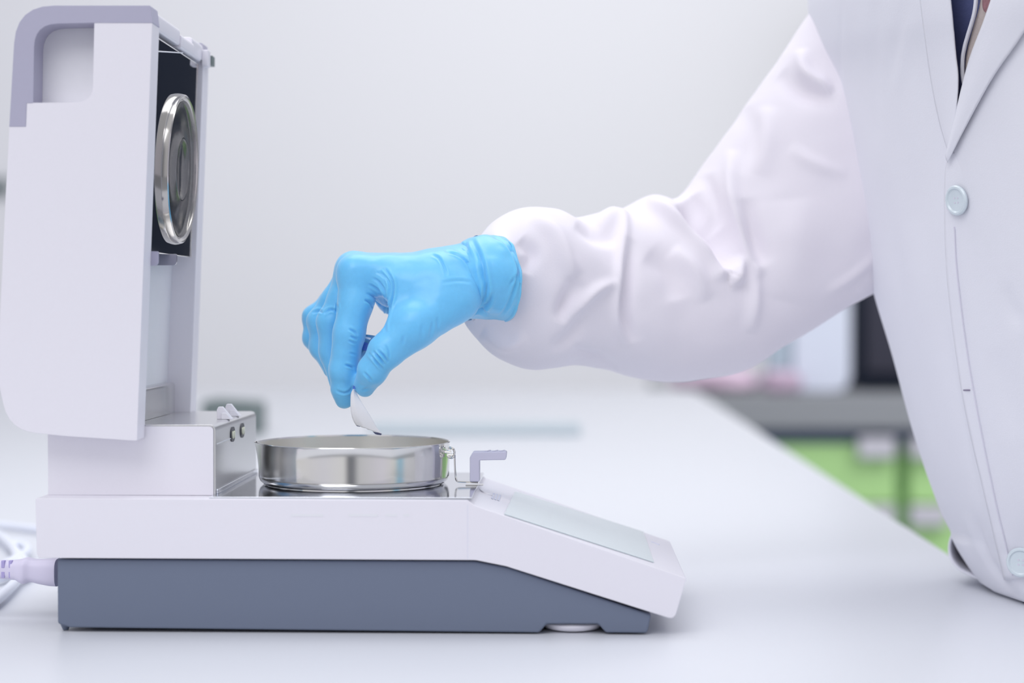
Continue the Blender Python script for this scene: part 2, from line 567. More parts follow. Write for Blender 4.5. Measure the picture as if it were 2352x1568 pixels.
# dark cupboard added out of view so the lid's steel plate mirrors something dark
e = empty('added_cupboard', (2.1, WY - .3, -.9), 'unseen dark cupboard added behind the worker to darken the mirroring plate of the lid', 'cupboard')
link('body', bm2me(rbox(1.52, 2.72, WY - .5, WY - .001, -.9, 1.9), 'body'), M['black'], e, bevel=.01)
for k in range(2):
    xa = 1.53 + k * .595
    dr = link('door', bm2me(rbox(xa, xa + .585, WY - .52, WY - .5, -.8, 1.88), 'door'), M['black'], e, bevel=.004)
    link('handle', bm2me(rbox(xa + (.54 if k == 0 else .02), xa + (.56 if k == 0 else .04), WY - .55, WY - .52, .3, .5), 'handle'), M['handle'], dr, bevel=.003)

# ================================================================== MOISTURE ANALYSER
Y1 = .189
A = empty('moisture_analyzer', (P(800, 1450, .09).x, .0945, 0), 'white and slate moisture analyser with its lid raised, on the white bench', 'analyzer')
def part(name, bm, m, bevel=0.0, parent=None, **k):
    return link(name, bm2me(bm, name), M[m], parent or A, bevel=bevel, **k)

# slate base, with the levelling-foot notch at the near side
base_out = [(132, 1289), (1090, 1289), (1162, 1303, 30), (1496, 1412), (1487, 1453, 14)]
pts_n = [(131, 1284), (1090, 1289, 60), (1165, 1303, 60), (1496, 1412), (1487, 1454, 10), (1392, 1453), (1374, 1433), (1256, 1433), (1238, 1453), (160, 1441), (132, 1432, 8)]
base = part('base', prof(pts_n, .004, .05, .004), 'slate', bevel=.0014)
pts_s = [(131, 1284), (1090, 1289, 60), (1165, 1303, 60), (1496, 1412), (1487, 1454, 10), (160, 1441), (132, 1432, 8)]
bm = prof(pts_s, .0495, .185, .004)
part('base_rear', bm, 'slate', bevel=.0014)
# white upper housing
pts_u = [(81, 1144, 5), (1074, 1149, 8), (1088, 1160, 10), (1577, 1328, 4), (1549, 1423, 16), (1162, 1300, 60), (1092, 1286, 60), (88, 1281, 2), (84, 1270, 4)]
housing = part('upper_housing', prof(pts_u, 0, Y1), 'white', bevel=.0016)
# seam between level deck and sloping console
a = P(1074, 1152, 0); b_ = P(1074, 1284, 0)
bm = bmesh.new(); box(bm, a.x - .0001, a.x + .0001, -.0001, .0005, b_.z, a.z - .002)
part('seam', bm, 'faint', parent=housing)
# faint model print along the side of the housing
for (xa, xb) in ((668, 742), (800, 868), (885, 912), (926, 940)):
    p0, p1 = P(xa, 1186, -.0001), P(xb, 1180, -.0001)
    bm = bmesh.new(); box(bm, p0.x, p1.x, -.0002, .0003, p0.z, p1.z)
    # print is left very faint, like the photograph's

    part('print', bm, 'white_in', parent=housing)
# console plane
c0, c1 = P(1088, 1160, 0), P(1577, 1328, 0)
cn = (c1 - c0).cross(Vector((0, 1, 0))).normalized()
if cn.z < 0: cn = -cn
cu = (c1 - c0).normalized()
def on_console(px, py, off=.0002):
    d = Vector(ray(px, py)); o = Vector(CAM)
    t = (c0 + cn * off - o).dot(cn) / d.dot(cn)
    return o + d * t
def slab(pts, n, th, bm=None):
    bm = bm or bmesh.new()
    extr(bm, pts, n * th)
    return bm
part('display', slab([on_console(*p) for p in ((1158, 1181), (1183, 1129), (1478, 1222), (1502, 1292))], cn, .0006), 'lcd', bevel=.0003)
disp = bpy.data.objects['display']
d0, d1, d2, d3 = [on_console(*p, .00078) for p in ((1158, 1181), (1183, 1129), (1478, 1222), (1502, 1292))]
def dq(u, v):
    return (d0 * (1 - u) + d3 * u) * (1 - v) + (d1 * (1 - u) + d2 * u) * v
for (u0, u1, v0, v1) in ((.22, .27, .45, .75), (.30, .335, .3, .75), (.36, .40, .3, .75), (.43, .46, .3, .6), (.5, .62, .35, .42), (.5, .66, .55, .62), (.12, .18, .6, .66)):
    part('readout', slab([dq(u0, v0), dq(u1, v0), dq(u1, v1), dq(u0, v1)], cn, .00004), 'lcdink', parent=disp)
# emblem and arc at the upper-left corner of the console
bm = bmesh.new()
for i in range(3):
    s_ = i * 7
    slab([on_console(1128 + s_, 1144 + i * 2), on_console(1133 + s_, 1132 + i * 2), on_console(1137 + s_, 1133 + i * 2), on_console(1133 + s_, 1146 + i * 2)], cn, .0002, bm)
part('emblem', bm, 'faint')
bm = bmesh.new()
tube(bm, [on_console(x, y, .0002) for x, y in catmull([(1094, 1114), (1104, 1126), (1118, 1134), (1134, 1138)], 12)], .0006, 6)
part('console_arc', bm, 'white_in')
bm = bmesh.new()
tube(bm, [on_console(x, y, .0001) for x, y in catmull([(1496, 1244), (1505, 1247), (1514, 1251)], 6)], .0004, 6)
part('print', bm, 'faint')

# polished deck with reflections of the dish
zd = P(700, 1143.5, .003).z
bm = bmesh.new()
xl, xr = P(493, 1140, .0225).x, P(1083, 1146, .003).x
box(bm, xl, xr, .0035, Y1 - .004, zd - .001, zd + .0006)
part('deck_plate', bm, 'deck', bevel=.0003)
ZD = zd + .0006
# screw slot by the lever
pp = PZ(1103, 1112, ZD)
# white block under the hinge
YB = .0215
pts_b = [(112, 990), (488, 975, 6), (492, 1140, 2), (107, 1142)]
v = P(488, 975, YB)
bz = v.z; bxr = P(491, 1050, YB).x; bxl = P(110, 1100, YB).x
bm = bmesh.new()
q = [(bxl, zd - .0004), (bxr - .0002, zd - .0004), (bxr - .0002, bz - .0012, .003), (bxl, bz - .0012)]
extr(bm, [Vector((x, YB, z)) for x, z in fillet(q)], (0, Y1 - .006 - YB, 0))
part('hinge_block', bm, 'white', bevel=.0004)
# steel shroud: sheet over the block's top and front with rounded corner
XS = PX(400, 940, 0).x if False else -.2845
th = .0012
q_out = fillet([(XS, bz), (bxr + th, bz, .0042), (bxr + th, ZD)], 8)
q_in = fillet([(XS, bz - th), (bxr, bz - th, .0030), (bxr, ZD)], 8)
bm = bmesh.new()
extr(bm, [Vector((x, YB + .0002, z)) for x, z in q_out + q_in[::-1]], (0, Y1 - .008 - YB, 0))
shroud = part('steel_shroud', bm, 'brushed', bevel=.0002)
XF = bxr + th
# recessed front panel frame line on shroud: thin lower lip
bm = bmesh.new()
box(bm, XF, XF + .0015, YB + .001, Y1 - .010, ZD, ZD + .003)
part('lower_lip', bm, 'deck', parent=shroud, bevel=.0006)
bm = bmesh.new()
zz = P(505, 1018, .03).z
box(bm, XF - .0001, XF + .00025, YB + .004, YB + .06, zz - .0003, zz + .0003)
part('score_line', bm, 'white_in', parent=shroud)
# oval sockets with two ivory contact pins
for (px, py) in ((534, 997), (556, 988)):
    c = PX(px, py, XF)
    bm = bmesh.new()
    n = 20
    ring = [Vector((XF - .0001, c.y + .0078 * math.copysign(abs(math.cos(2 * PI * k / n)) ** .7, math.cos(2 * PI * k / n)), c.z + .0052 * math.sin(2 * PI * k / n))) for k in range(n)]
    extr(bm, ring, (.0006, 0, 0))
    so = part('socket', bm, 'dark', parent=shroud)
    for s_ in (-1, 1):
        bm = bmesh.new()
        rr = [Vector((XF + .0004, c.y + s_ * .0027 + .0017 * math.cos(2 * PI * k / 12), c.z - .0003 + .0026 * math.sin(2 * PI * k / 12))) for k in range(12)]
        extr(bm, rr, (.0009, 0, 0))
        part('contact_pin', bm, 'ivory', parent=so)
# two white latch tabs on the platform
for (px, py) in ((514, 962), (533, 955)):
    c = PZ(px, py, bz)
    prof2 = [(-.0045, 0), (-.0045, .0065), (-.0035, .0085), (-.0005, .0085), (.0035, .0035), (.0065, .0), ]
    bm = bmesh.new()
    extr(bm, [Vector((c.x + x, c.y - .002, bz + z)) for x, z in prof2], (0, .0042, 0))
    q2 = [(-.001, 0), (-.001, .0045), (.0022, .0045), (.0062, .0)]
    extr(bm, [Vector((c.x + x, c.y - .004, bz + z)) for x, z in q2], (0, .0018, 0))
    part('latch_tab', bm, 'white', bevel=.0004)
# rear steel step behind the platform
bm = bmesh.new()
zs1 = .1555
q = [(XS - .05, bz), (XS, bz), (XS, zs1, .003), (XS - .05, zs1)]
extr(bm, [Vector((x, YB + .002, z)) for x, z in fillet(q)], (0, .160 - YB - .002, 0))
part('rear_step', bm, 'brushed', bevel=.0003)

# ---- raised lid
lid_n = [(350, 53), (217, 52), (216, 170), (200, 215, 0), (165, 236), (62, 236), (60, 290), (22, 290), (8, 560), (-4, 840), (10, 930), (60, 985), (150, 1000), (314, 1011)]
lid_near = [(350, 53, 1), (217, 52), (213, 236, 42), (62, 236, 2), (60, 290), (22, 290), (8, 560), (-6, 860, 30), (20, 988, 110), (150, 1001), (315, 1012, 4)]
YW = .0205
near = part('lid_shell', prof(lid_near, -.0005, YW, 0), 'white', bevel=.0011)
LIDW0, LIDW1 = YW, Y1 - .0205
far = part('lid_far_side', prof(lid_near, LIDW1, Y1 + .0005, 0), 'white', bevel=.0011)
# central body between the side cheeks, set back from the open face
lid_mid = [(292, 24, 2), (46, 22, 84), (24, 300), (6, 620), (-4, 850, 30), (20, 975, 110), (150, 996), (253, 996)]
mid = part('lid_back', prof(lid_mid, YW - .0003, LIDW1 + .0003, 0), 'white_in', bevel=.001)
# shallow pocket floor inside the near handle hole
# lavender handle: an L-shaped bar on each cheek, joined across the back
hand = [(22, 291, 1), (38, 13, 92), (346, 13, 3), (351, 53), (217, 53), (80, 56, 55), (77, 237, 3), (62, 237), (60, 291, 1)]
part('handle', prof(hand, -.0008, YW - .0004, 0), 'lav', bevel=.0018, parent=near)
part('handle', prof(hand, LIDW1 + .0004, Y1 + .0008, 0), 'lav', bevel=.0018, parent=far)
# steel reflector tray in the open face
def lidpt(x_frac_px, py, y):      # a point of the lid's own plane: px measured at y=0
    v = P(x_frac_px, py, 0); return Vector((v.x, y, v.z))
TOP, BOT = 122, 585
def lean(py):                     # x of the open face at this height (near plane)
    t = (py - 53) / (1012 - 53)
    return P(350 + (315 - 350) * t, py, 0).x
def face_pt(py, y, inset):
    z = P(330, py, 0).z
    return Vector((lean(py) - inset, y, z))
zc = lambda py: P(400, py, .1).z
REC = .0023
def hgt(py, y): return P(400, py, y).z
def lean_z(z):
    zt_, zb_ = P(350, 53, 0).z, P(315, 1012, 0).z
    xt, xb = P(350, 53, 0).x, P(315, 1012, 0).x
    return xb + (xt - xb) * (z - zb_) / (zt_ - zb_)
ztop, zbot = .3860, .2462
yA, yB2 = YW + .0005, .160
pl = [Vector((lean_z(zbot) - REC, yA, zbot)), Vector((lean_z(zbot) - REC, yB2, zbot)), Vector((lean_z(ztop) - REC, yB2, ztop)), Vector((lean_z(ztop) - REC, yA, ztop))]
plate = part('reflector_plate', slab(pl, Vector((-1, 0, 0)), .001), 'mirror')
# bright folded lip that crosses the top of the plate, and the plate's rolled edges
bm = bmesh.new()
tube(bm, [Vector((lean_z(.3765) - REC + .0003, yA, .3765)), Vector((lean_z(.386) - REC + .0003, .105, .3868))], .0005, 6)
part('folded_lip', bm, 'white_in', parent=plate)
bm = bmesh.new()
tube(bm, [Vector((lean_z(ztop) - REC, yA, ztop)), Vector((lean_z(ztop) - REC, yB2, ztop)), Vector((lean_z(zbot) - REC, yB2, zbot)), Vector((lean_z(zbot) - REC, yA, zbot))], .00045, 6)
part('plate_edge', bm, 'steel', parent=plate)
# white end cap: two raised lips with a lower bridge between them
def capbar(y0, y1, z0, z1, xo, name='end_cap'):
    bm = bmesh.new()
    q = [(lean_z(z0) - .045, z0), (lean_z(z0) + xo, z0, .002), (lean_z(z1) + xo, z1, .003), (lean_z(z1) - .045, z1)]
    extr(bm, [Vector((x, y0, z)) for x, z in fillet(q)], (0, y1 - y0, 0))
    return part(name, bm, 'white', bevel=.0007, parent=mid)
capbar(YW - .0002, .088, .3895, .4010, -.0006)
capbar(.088, .130, .3878, .3972, .0008)
capbar(.130, LIDW1 + .0002, .3885, .4015, -.0006)
capbar(YW - .0002, LIDW1 + .0002, .3865, .3893, -.010, 'cap_web')
c = P(484, 138, Y1 - .012)
bm = bmesh.new(); box(bm, c.x - .0045, c.x + .0004, Y1 - .024, Y1 - .014, c.z - .006, c.z + .006)
part('hinge_clip', bm, 'white', bevel=.0008, parent=far)
bm = bmesh.new(); box(bm, c.x - .0085, c.x - .0045, Y1 - .026, Y1 - .020, c.z - .0022, c.z + .003)
part('clip_slot', bm, 'teal', parent=far)
bm = bmesh.new(); box(bm, c.x - .0015, c.x + .0015, Y1 - .0142, Y1 - .004, c.z - .004, c.z + .003)
part('clip_slot', bm, 'teal', parent=far)
# heater ring, bowl and glass
RC_y, RC_z = .103, (hgt(215, .094) + hgt(558, .094)) / 2
RR = (hgt(215, .094) - hgt(558, .094)) / 2
XP = lean_z(RC_z) - REC
def ringx(bm, prof_, segs=96):
    rings = []
    for (r, x) in prof_:
        rings.append([bm.verts.new((XP + x + lean_off(r * math.sin(2 * PI * k / segs)), RC_y + r * math.cos(2 * PI * k / segs), RC_z + r * math.sin(2 * PI * k / segs))) for k in range(segs)])
    for A_, B_ in zip(rings, rings[1:]):
        for k in range(segs):
            bm.faces.new((A_[k], A_[(k + 1) % segs], B_[(k + 1) % segs], B_[k]))
    return rings
slope = (lean_z(RC_z + .05) - lean_z(RC_z - .05)) / .1
def lean_off(dz): return dz * slope
bm = bmesh.new()
ringx(bm, [(RR + .0008, .0), (RR + .0006, .002), (RR, .0042), (RR - .0010, .0048), (RR - .0022, .0045), (RR - .0040, .0028), (RR - .006, .0012), (RR - .012, .0007), (RR - .022, .0012), (RR - .030, .0035), (RR - .034, .0012), (.0005, .0009)])
part('heater_ring', bm, 'heater', parent=plate)
bm = bmesh.new()
r1 = ringx(bm, [(.0005, .0034), (RR - .0042, .0034), (RR - .0042, .0040), (.0005, .0040)])
part('heater_window', bm, 'glass', parent=plate)
# catch bracket below the plate
c = P(364, 593, YW)
bm = bmesh.new()
xb0 = lean_z(c.z)
q = [(xb0 - .03, P(364, 577, YW).z), (P(364, 577, YW).x, P(364, 577, YW).z, .001), (P(364, 610, YW).x, P(364, 610, YW).z, .003), (xb0 - .03, P(364, 610, YW).z)]
extr(bm, [Vector((x, YW, z)) for x, z in fillet(q)], (0, .0012, 0))
catch = part('catch_bracket', bm, 'lav', parent=plate)
bm = bmesh.new()
yb = .055
z0_, z1_ = P(400, 583, yb).z, P(400, 609, yb).z
q = [(xb0 - .03, z0_), (P(406, 590, yb).x, z0_, .001), (P(406, 590, yb).x, z1_, .003), (xb0 - .03, z1_)]
extr(bm, [Vector((x, yb, z)) for x, z in fillet(q)], (0, .0012, 0))
part('catch_bracket', bm, 'steel', parent=plate)

# feet
bm = bmesh.new()
fc = PZ(1315, 1462, .0)
fcx, fcy = fc.x, .026
lathe(bm, [(.004, .0001), (.012, .0001), (.018, .0014), (.0202, .0038), (.0203, .0050), (.019, .0060), (.004, .0070)], (fcx, fcy, 0), 64)
ft = part('levelling_foot', bm, 'white')
bm = bmesh.new()
lathe(bm, [(.0022, .0065), (.0022, .013)], (fcx, fcy - .01, 0), 20)
part('screw', bm, 'brushed', parent=ft)
bm = bmesh.new()
lathe(bm, [(.004, .0001), (.012, .0001), (.018, .0014), (.0202, .0038), (.0203, .0050), (.019, .0060), (.004, .0070)], (fcx, .160, 0), 64)
part('levelling_foot', bm, 'white')
for (px, yy, r0, r1) in ((151, .012, .0018, .0044), (228, .060, .004, .005), (290, .11, .004, .005), (151, .175, .0018, .0044)):
    v = P(px, 1450, yy)
    bm = bmesh.new()
    lathe(bm, [(r0, .0002), (r1, .0062)], (v.x, yy, 0), 24)
    part('foot', bm, 'slate')

# ================================================================== STEEL DISH
DC = P(814, 1060, .101)
DR = 220 * 1.295 / F
dish = empty('draft_shield_dish', (DC.x, .101, ZD), 'round polished steel dish with pouring lip on the analyser deck', 'dish')
zr = P(815, 1029, .101 - DR).z - ZD
def lip(r, z, a):
    da = (a - PI + .03 + PI) % (2 * PI) - PI
    g = math.exp(-(da / .20) ** 2) * max(0, (z / zr - .35) / .65) ** 1.3
    rr = r + .0034 * g
    zz = z
    # the rim is cut lower at the lip and at the clip
    if z > zr * .96:
        zz -= .0004 * math.exp(-(da / .22) ** 4)
        d2 = (a - .12 + PI) % (2 * PI) - PI
        zz -= .0005 * math.exp(-(d2 / .10) ** 4)
    return rr, zz
R0 = DR
prof_d = [(R0 - .006, .0004), (R0 - .0035, .0007), (R0 - .0014, .0028), (R0 - .0006, .0046), (R0 - .0011, .0050), (R0 - .0004, .0054), (R0 - .0002, .012), (R0, .020), (R0, zr - .0016), (R0 + .0004, zr - .0004), (R0 + .0002, zr), (R0 - .0005, zr - .0001), (R0 - .0007, zr - .001)]
prof_i = [(R0 - .0007, zr - .001), (R0 - .0011, .012), (R0 - .0016, .0052), (R0 - .004, .0026), (.0006, .0022)]
bm = bmesh.new()
lathe(bm, prof_d, (DC.x, .101, ZD), 192, lip)
bmesh.ops.delete(bm, geom=[f for f in bm.faces if len(f.verts) > 4], context='FACES_ONLY')
link('wall', bm2me(bm, 'wall'), M['bowl'], dish)
bm = bmesh.new()
lathe(bm, prof_i, (DC.x, .101, ZD), 192, lip)
bmesh.ops.delete(bm, geom=[f for f in bm.faces if len(f.verts) > 100 and f.calc_center_median().z > ZD + .01], context='FACES_ONLY')
link('inner_lining', bm2me(bm, 'inner_lining'), M['bowlin'], dish)
bm = bmesh.new()
lathe(bm, [(R0 - .0075, .0000), (R0 - .0055, .0000), (R0 - .0055, .0006), (R0 - .0075, .0006)], (DC.x, .101, ZD), 128, closed=True)
link('foot_ring', bm2me(bm, 'foot_ring'), M['steel'], dish)

# pan handler: clip, bent wire and lavender finger tab
YH = .088
ph = empty('pan_lifter', (P(1090, 1105, YH).x, YH, ZD), 'bent wire pan lifter with pale lavender finger tab, right of the steel dish', 'handler')
bm = bmesh.new()
wire = [P(1030, 1030, YH), P(1034, 1027, YH), P(1040, 1029, YH), P(1043.5, 1034, YH), P(1044.5, 1050, YH), P(1045.5, 1080, YH), P(1047, 1098, YH), P(1050, 1104.5, YH), P(1060, 1106, YH), P(1075, 1106.5, YH), P(1098, 1107.5, YH)]
tube(bm, catmull(wire, 60), .0006, 8)
link('wire', bm2me(bm, 'wire'), M['steel'], ph)
bm = bmesh.new()
for (px, py, w_) in ((1030, 1037, 1), (1036, 1045, 1)):
    a_ = P(px, py, YH)
    tube(bm, [a_ + Vector((-.0025, -.003, 0)), a_ + Vector((.0022, -.003, .0004))], .0011, 10)
tube(bm, catmull([P(1027, 1046, YH - .004), P(1032, 1050, YH - .004), P(1040, 1050, YH - .004), P(1044, 1040, YH - .004), P(1041, 1031, YH - .004), P(1033, 1030, YH - .004)], 20), .0008, 8)
link('clip', bm2me(bm, 'clip'), M['steel'], ph)
bm = prof([(1079, 1106), (1079, 1050, 10), (1086, 1038, 6), (1164, 1037, 5), (1162, 1056, 5), (1101, 1057, 3), (1101, 1106)], YH - .006, YH + .008, YH - .006)
ftab = link('finger_tab', bm2me(bm, 'finger_tab'), M['tab'], ph, bevel=.0008)
for px in (1119, 1136, 1152):
    v = P(px, 1037.5, YH - .006)
    bm = bmesh.new()
    tube(bm, [Vector((v.x - .001, YH - .004, v.z - .0002)), Vector((v.x + .0015, YH + .006, v.z - .0002))], .0008, 8)
    link('grip_ridge', bm2me(bm, 'grip_ridge'), M['tab'], ftab)
bm = bmesh.new()
v = PZ(1092, 1110, ZD)
box(bm, v.x - .006, v.x + .006, YH - .004, YH + .004, ZD, ZD + .0006)
link('slot_plate', bm2me(bm, 'slot_plate'), M['steel'], ph)

# ================================================================== POWER CORD
YC = .05
pc = empty('power_cord', (P(60, 1310, YC).x, YC, P(60, 1310, YC).z), 'pale lavender power cord plugged into the back of the analyser', 'cord')
def rounded(pxs, y, depth):
    """horizontal plug lofted from (px, py_top, py_bottom) sections"""
    bm = bmesh.new(); rings = []
    for (px, t, b) in pxs:
        a_, c_ = P(px, t, y), P(px, b, y)
        m_ = (a_ + c_) / 2; hh = (a_.z - c_.z) / 2
        rings.append([bm.verts.new((m_.x, y + depth * hh * math.copysign(abs(math.cos(2 * PI * k / 32)) ** .6, math.cos(2 * PI * k / 32)), m_.z + hh * math.copysign(abs(math.sin(2 * PI * k / 32)) ** .6, math.sin(2 * PI * k / 32)))) for k in range(32)])
    for A_, B_ in zip(rings, rings[1:]):
        for k in range(32):
            bm.faces.new((A_[k], A_[(k + 1) % 32], B_[(k + 1) % 32], B_[k]))
    bm.faces.new(rings[0]); bm.faces.new(rings[-1])
    return bm
secs = [(134, 1282, 1345), (118, 1282, 1344), (95, 1284, 1340), (80, 1284, 1336), (70, 1282, 1335), (64, 1280, 1338), (56, 1281, 1339.5), (48, 1284, 1336), (40, 1285, 1331), (30, 1286, 1330)]
plug = link('plug', bm2me(rounded(secs, YC, 1.15), 'plug'), M['cord'], pc)
st = [(31, 1286, 1330), (20, 1286, 1329), (5, 1286, 1328), (-15, 1287, 1327), (-60, 1288, 1326)]
relief = link('strain_relief', bm2me(rounded(st, YC, 1.0), 'strain_relief'), M['cord'], pc)
for k in range(4):
    for (t, b) in ((1287.5, 1304), (1313, 1327)):
        x1 = 27 - k * 17
        a_, c_ = P(x1, t, YC - .0066), P(x1 - 7.5, b, YC - .0066)
        link('slot', bm2me(rbox(c_.x, a_.x, YC - .0066, YC - .003, c_.z, a_.z), 'slot'), M['cordslot'], relief, bevel=.0004)
bm = bmesh.new()
s0 = P(-50, 1308, YC)
pts = [s0, s0 + Vector((-.04, .01, -.01)), Vector((s0.x - .08, .05, .012)), Vector((s0.x - .09, .12, .006)), Vector((s0.x - .03, .22, .006)),
       PZ(30, 1250, .006), PZ(60, 1268, .0065), Vector((PZ(20, 1300, .006).x, .17, .006)), Vector((s0.x - .01, .11, .006)), PZ(-20, 1385, .006), PZ(10, 1362, .006), PZ(42, 1330, .006), Vector((PZ(50, 1310, .006).x, .26, .006)), PZ(-10, 1222, .006), Vector((s0.x - .15, .5, .006))]
tube(bm, catmull(pts, 220), .0038, 12)
link('cable', bm2me(bm, 'cable'), M['cable'], pc)
bm = bmesh.new()
for dy in (0,):
    tube(bm, catmull([PZ(-60, 1200, .005), PZ(20, 1207, .005), PZ(90, 1215, .005), PZ(200, 1222, .005), Vector((-.2, .6, .005))], 60), .0035, 10)
tag(link('white_cable', bm2me(bm, 'white_cable'), M['cable']), 'thin white cable running across the bench behind the power cord', 'cable')

# ================================================================== PERSON
ROOT = Vector((.38, .16, -.9))
person = empty('person', ROOT, 'person in a white lab coat and blue glove reaching over the dish', 'person')

# ---- glove (one continuous hand surface)
def G(px, py, y): return tuple(P(px, py, y))
def chain(X, pts):
    d = None
    for a_, b2 in zip(pts, pts[1:]):
        c_ = cap(X, G(*a_[:3]), G(*b2[:3]), a_[3] / 1000, b2[3] / 1000)
        d = c_ if d is None else smin(d, c_, .004)
    return d
index = [(820, 628, .084, 13.2), (818, 692, .081, 11.8), (801, 765, .078, 10.6), (789, 848, .081, 9.6), (788, 893, .084, 8.0), (791, 916, .086, 6.6)]
middle = [(812, 622, .105, 12.6), (787, 690, .103, 10.5), (762, 738, .101, 10.2), (765, 805, .103, 9.4), (782, 876, .099, 7.8)]
ring = [(812, 628, .125, 11.8), (770, 690, .125, 9.8), (737, 738, .124, 9.4), (741, 795, .123, 8.8), (764, 845, .113, 7.4)]
little = [(812, 640, .144, 10.2), (765, 690, .145, 8.6), (722, 728, .145, 8.0), (722, 778, .142, 7.6), (747, 820, .131, 6.6)]
thumb = [(1050, 688, .078, 15.5), (952, 747, .066, 15.6), (887, 806, .063, 11.6), (856, 851, .067, 9.7), (838, 886, .075, 7.4)]
WR = [(1075, 640), (1120, 640)]
def glove_sdf(X):
    palm = None
    for (m_, wy, wz, r0) in ((index, .087, 636, 16), (middle, .102, 632, 15.5), (ring, .116, 636, 15), (little, .128, 646, 14.5)):
        c_ = cap(X, G(1010, wz + 2, wy), G(*m_[0][:3]), r0 / 1000, m_[0][3] / 1000)
        palm = c_ if palm is None else smin(palm, c_, .012)
        c_ = cap(X, G(1068, 642, .098 + (wy - .087) * .5), G(1010, wz + 2, wy), .0212, r0 / 1000)
        palm = smin(palm, c_, .012)
    # ball of the little finger side and palm hollow fill
    palm = smin(palm, cap(X, G(1040, 690, .125), G(900, 690, .137), .014, .010), .012)
    palm = smin(palm, cap(X, G(1010, 680, .098), G(900, 665, .105), .017, .012), .012)
    # first web: muscle between thumb and index
    palm = smin(palm, cap(X, G(1010, 668, .078), G(915, 660, .077), .0165, .0105), .010)
    th = chain(X, thumb)
    palm = smin(palm, th, .010)
    palm = smin(palm, cap(X, G(914, 648, .076), G(917, 738, .068), .0060, .0066), .007)
    d = palm
    fs = [chain(X, c_) for c_ in (index, middle, ring, little)]
    ff = fs[0]
    for k in (1, 2, 3):
        ff = smin(ff, fs[k], .0022)
    d = smin(d, ff, .005)
    return d
lo = P(680, 945, .05); hi = P(1130, 555, .17)
gl_lo = (lo.x - .012, .040, P(790, 950, .07).z - .004); gl_hi = (P(1125, 600, .12).x, .170, P(1100, 540, .16).z + .016)
gv, gf = surface_nets(glove_sdf, gl_lo, gl_hi, .00075)
gv = relax(gv, gf, 4)
gn = vnormals(gv, gf)
def c3(pts): return [(a / 2.903 + 640, b / 2.903 + 500) for a, b in pts]
creases = [  # (polyline in the detail crop, half width px, depth mm, y-limit)
    ([(700, 330), (755, 420), (760, 500), (740, 590), (712, 700), (708, 760)], 3.8, 1.4), ([(670, 350), (720, 400), (742, 450), (738, 520), (705, 610)], 3.2, 1.1),
    ([(625, 400), (670, 430), (705, 490), (718, 560)], 3.2, .7), ([(600, 440), (660, 480), (695, 530)], 3.0, .7), ([(575, 545), (610, 565), (635, 605)], 3.2, 1.0),
    ([(585, 500), (640, 530), (685, 590)], 3.0, .6), ([(650, 360), (690, 385), (720, 430)], 3, .4),
    ([(468, 740), (500, 755), (530, 780)], 3.0, .8), ([(478, 788), (525, 810)], 2.8, .7), ([(462, 818), (520, 838)], 2.8, .5), ([(470, 900), (522, 915)], 2.8, .35),
    ([(440, 980), (475, 988), (505, 1003)], 3.0, .9), ([(380, 1150), (430, 1168), (475, 1155), (495, 1120)], 3.0, .6),
    ([(625, 890), (670, 930), (705, 980)], 3.2, 1.0), ([(655, 880), (700, 920), (732, 968)], 3.0, .9), ([(598, 900), (650, 955), (695, 1012)], 3.0, .8),
    ([(568, 1028), (600, 1060), (618, 1092)], 3.0, .7), ([(715, 850), (735, 900), (735, 960)], 3.0, .5), ([(560, 1150), (595, 1135)], 3, .3),
    ([(835, 780), (822, 850)], 4, .35), ([(1030, 690), (1010, 800)], 4, .35), ([(960, 700), (950, 830)], 5, .25), ([(1060, 660), (1060, 740)], 4, .3),
    ([(1020, 243), (1070, 270), (1105, 330), (1125, 390)], 3.0, .7), ([(1110, 222), (1190, 245), (1260, 300), (1298, 380)], 3.0, .9),
    ([(1210, 260), (1280, 330), (1300, 380)], 3.0, .4), ([(1090, 430), (1200, 420), (1290, 430)], 4, .25),
    ([(300, 640), (345, 612), (395, 628)], 3.2, .8), ([(225, 635), (262, 620), (292, 628)], 3.0, .7), ([(385, 570), (392, 600), (380, 640)], 3.0, .8),
]
gx, gy = proj(gv)
facing = ((CAM - gv) * gn).sum(1) / np.linalg.norm(CAM - gv, axis=1)
fw = np.clip(facing / .25, 0, 1)
disp_ = np.zeros(len(gv))
for pts, w_, dep in creases:
    pl_ = smooth_line(c3(pts))
    d, tw = polytaper(gx, gy, pl_)
    w_ = w_ * .82
    disp_ += tw * (-dep * np.exp(-(d / w_) ** 2) + .45 * dep * np.exp(-((d - 2.1 * w_) / w_) ** 2)) * .001 * 1.8
# knuckle swell and broad waviness of the thin rubber
nz = noise_arr(gv[::1], 75, 3.0) * .0006 + noise_arr(gv, 190, 9.0) * .00015
gv2 = gv + gn * (disp_ * fw + nz)[:, None]
gme = np_mesh('glove', gv2, gf)
glove = link('glove', gme, M['glove'], person, autosmooth=False)
glove['label'] = 'bright blue nitrile glove with creases at the finger joints'

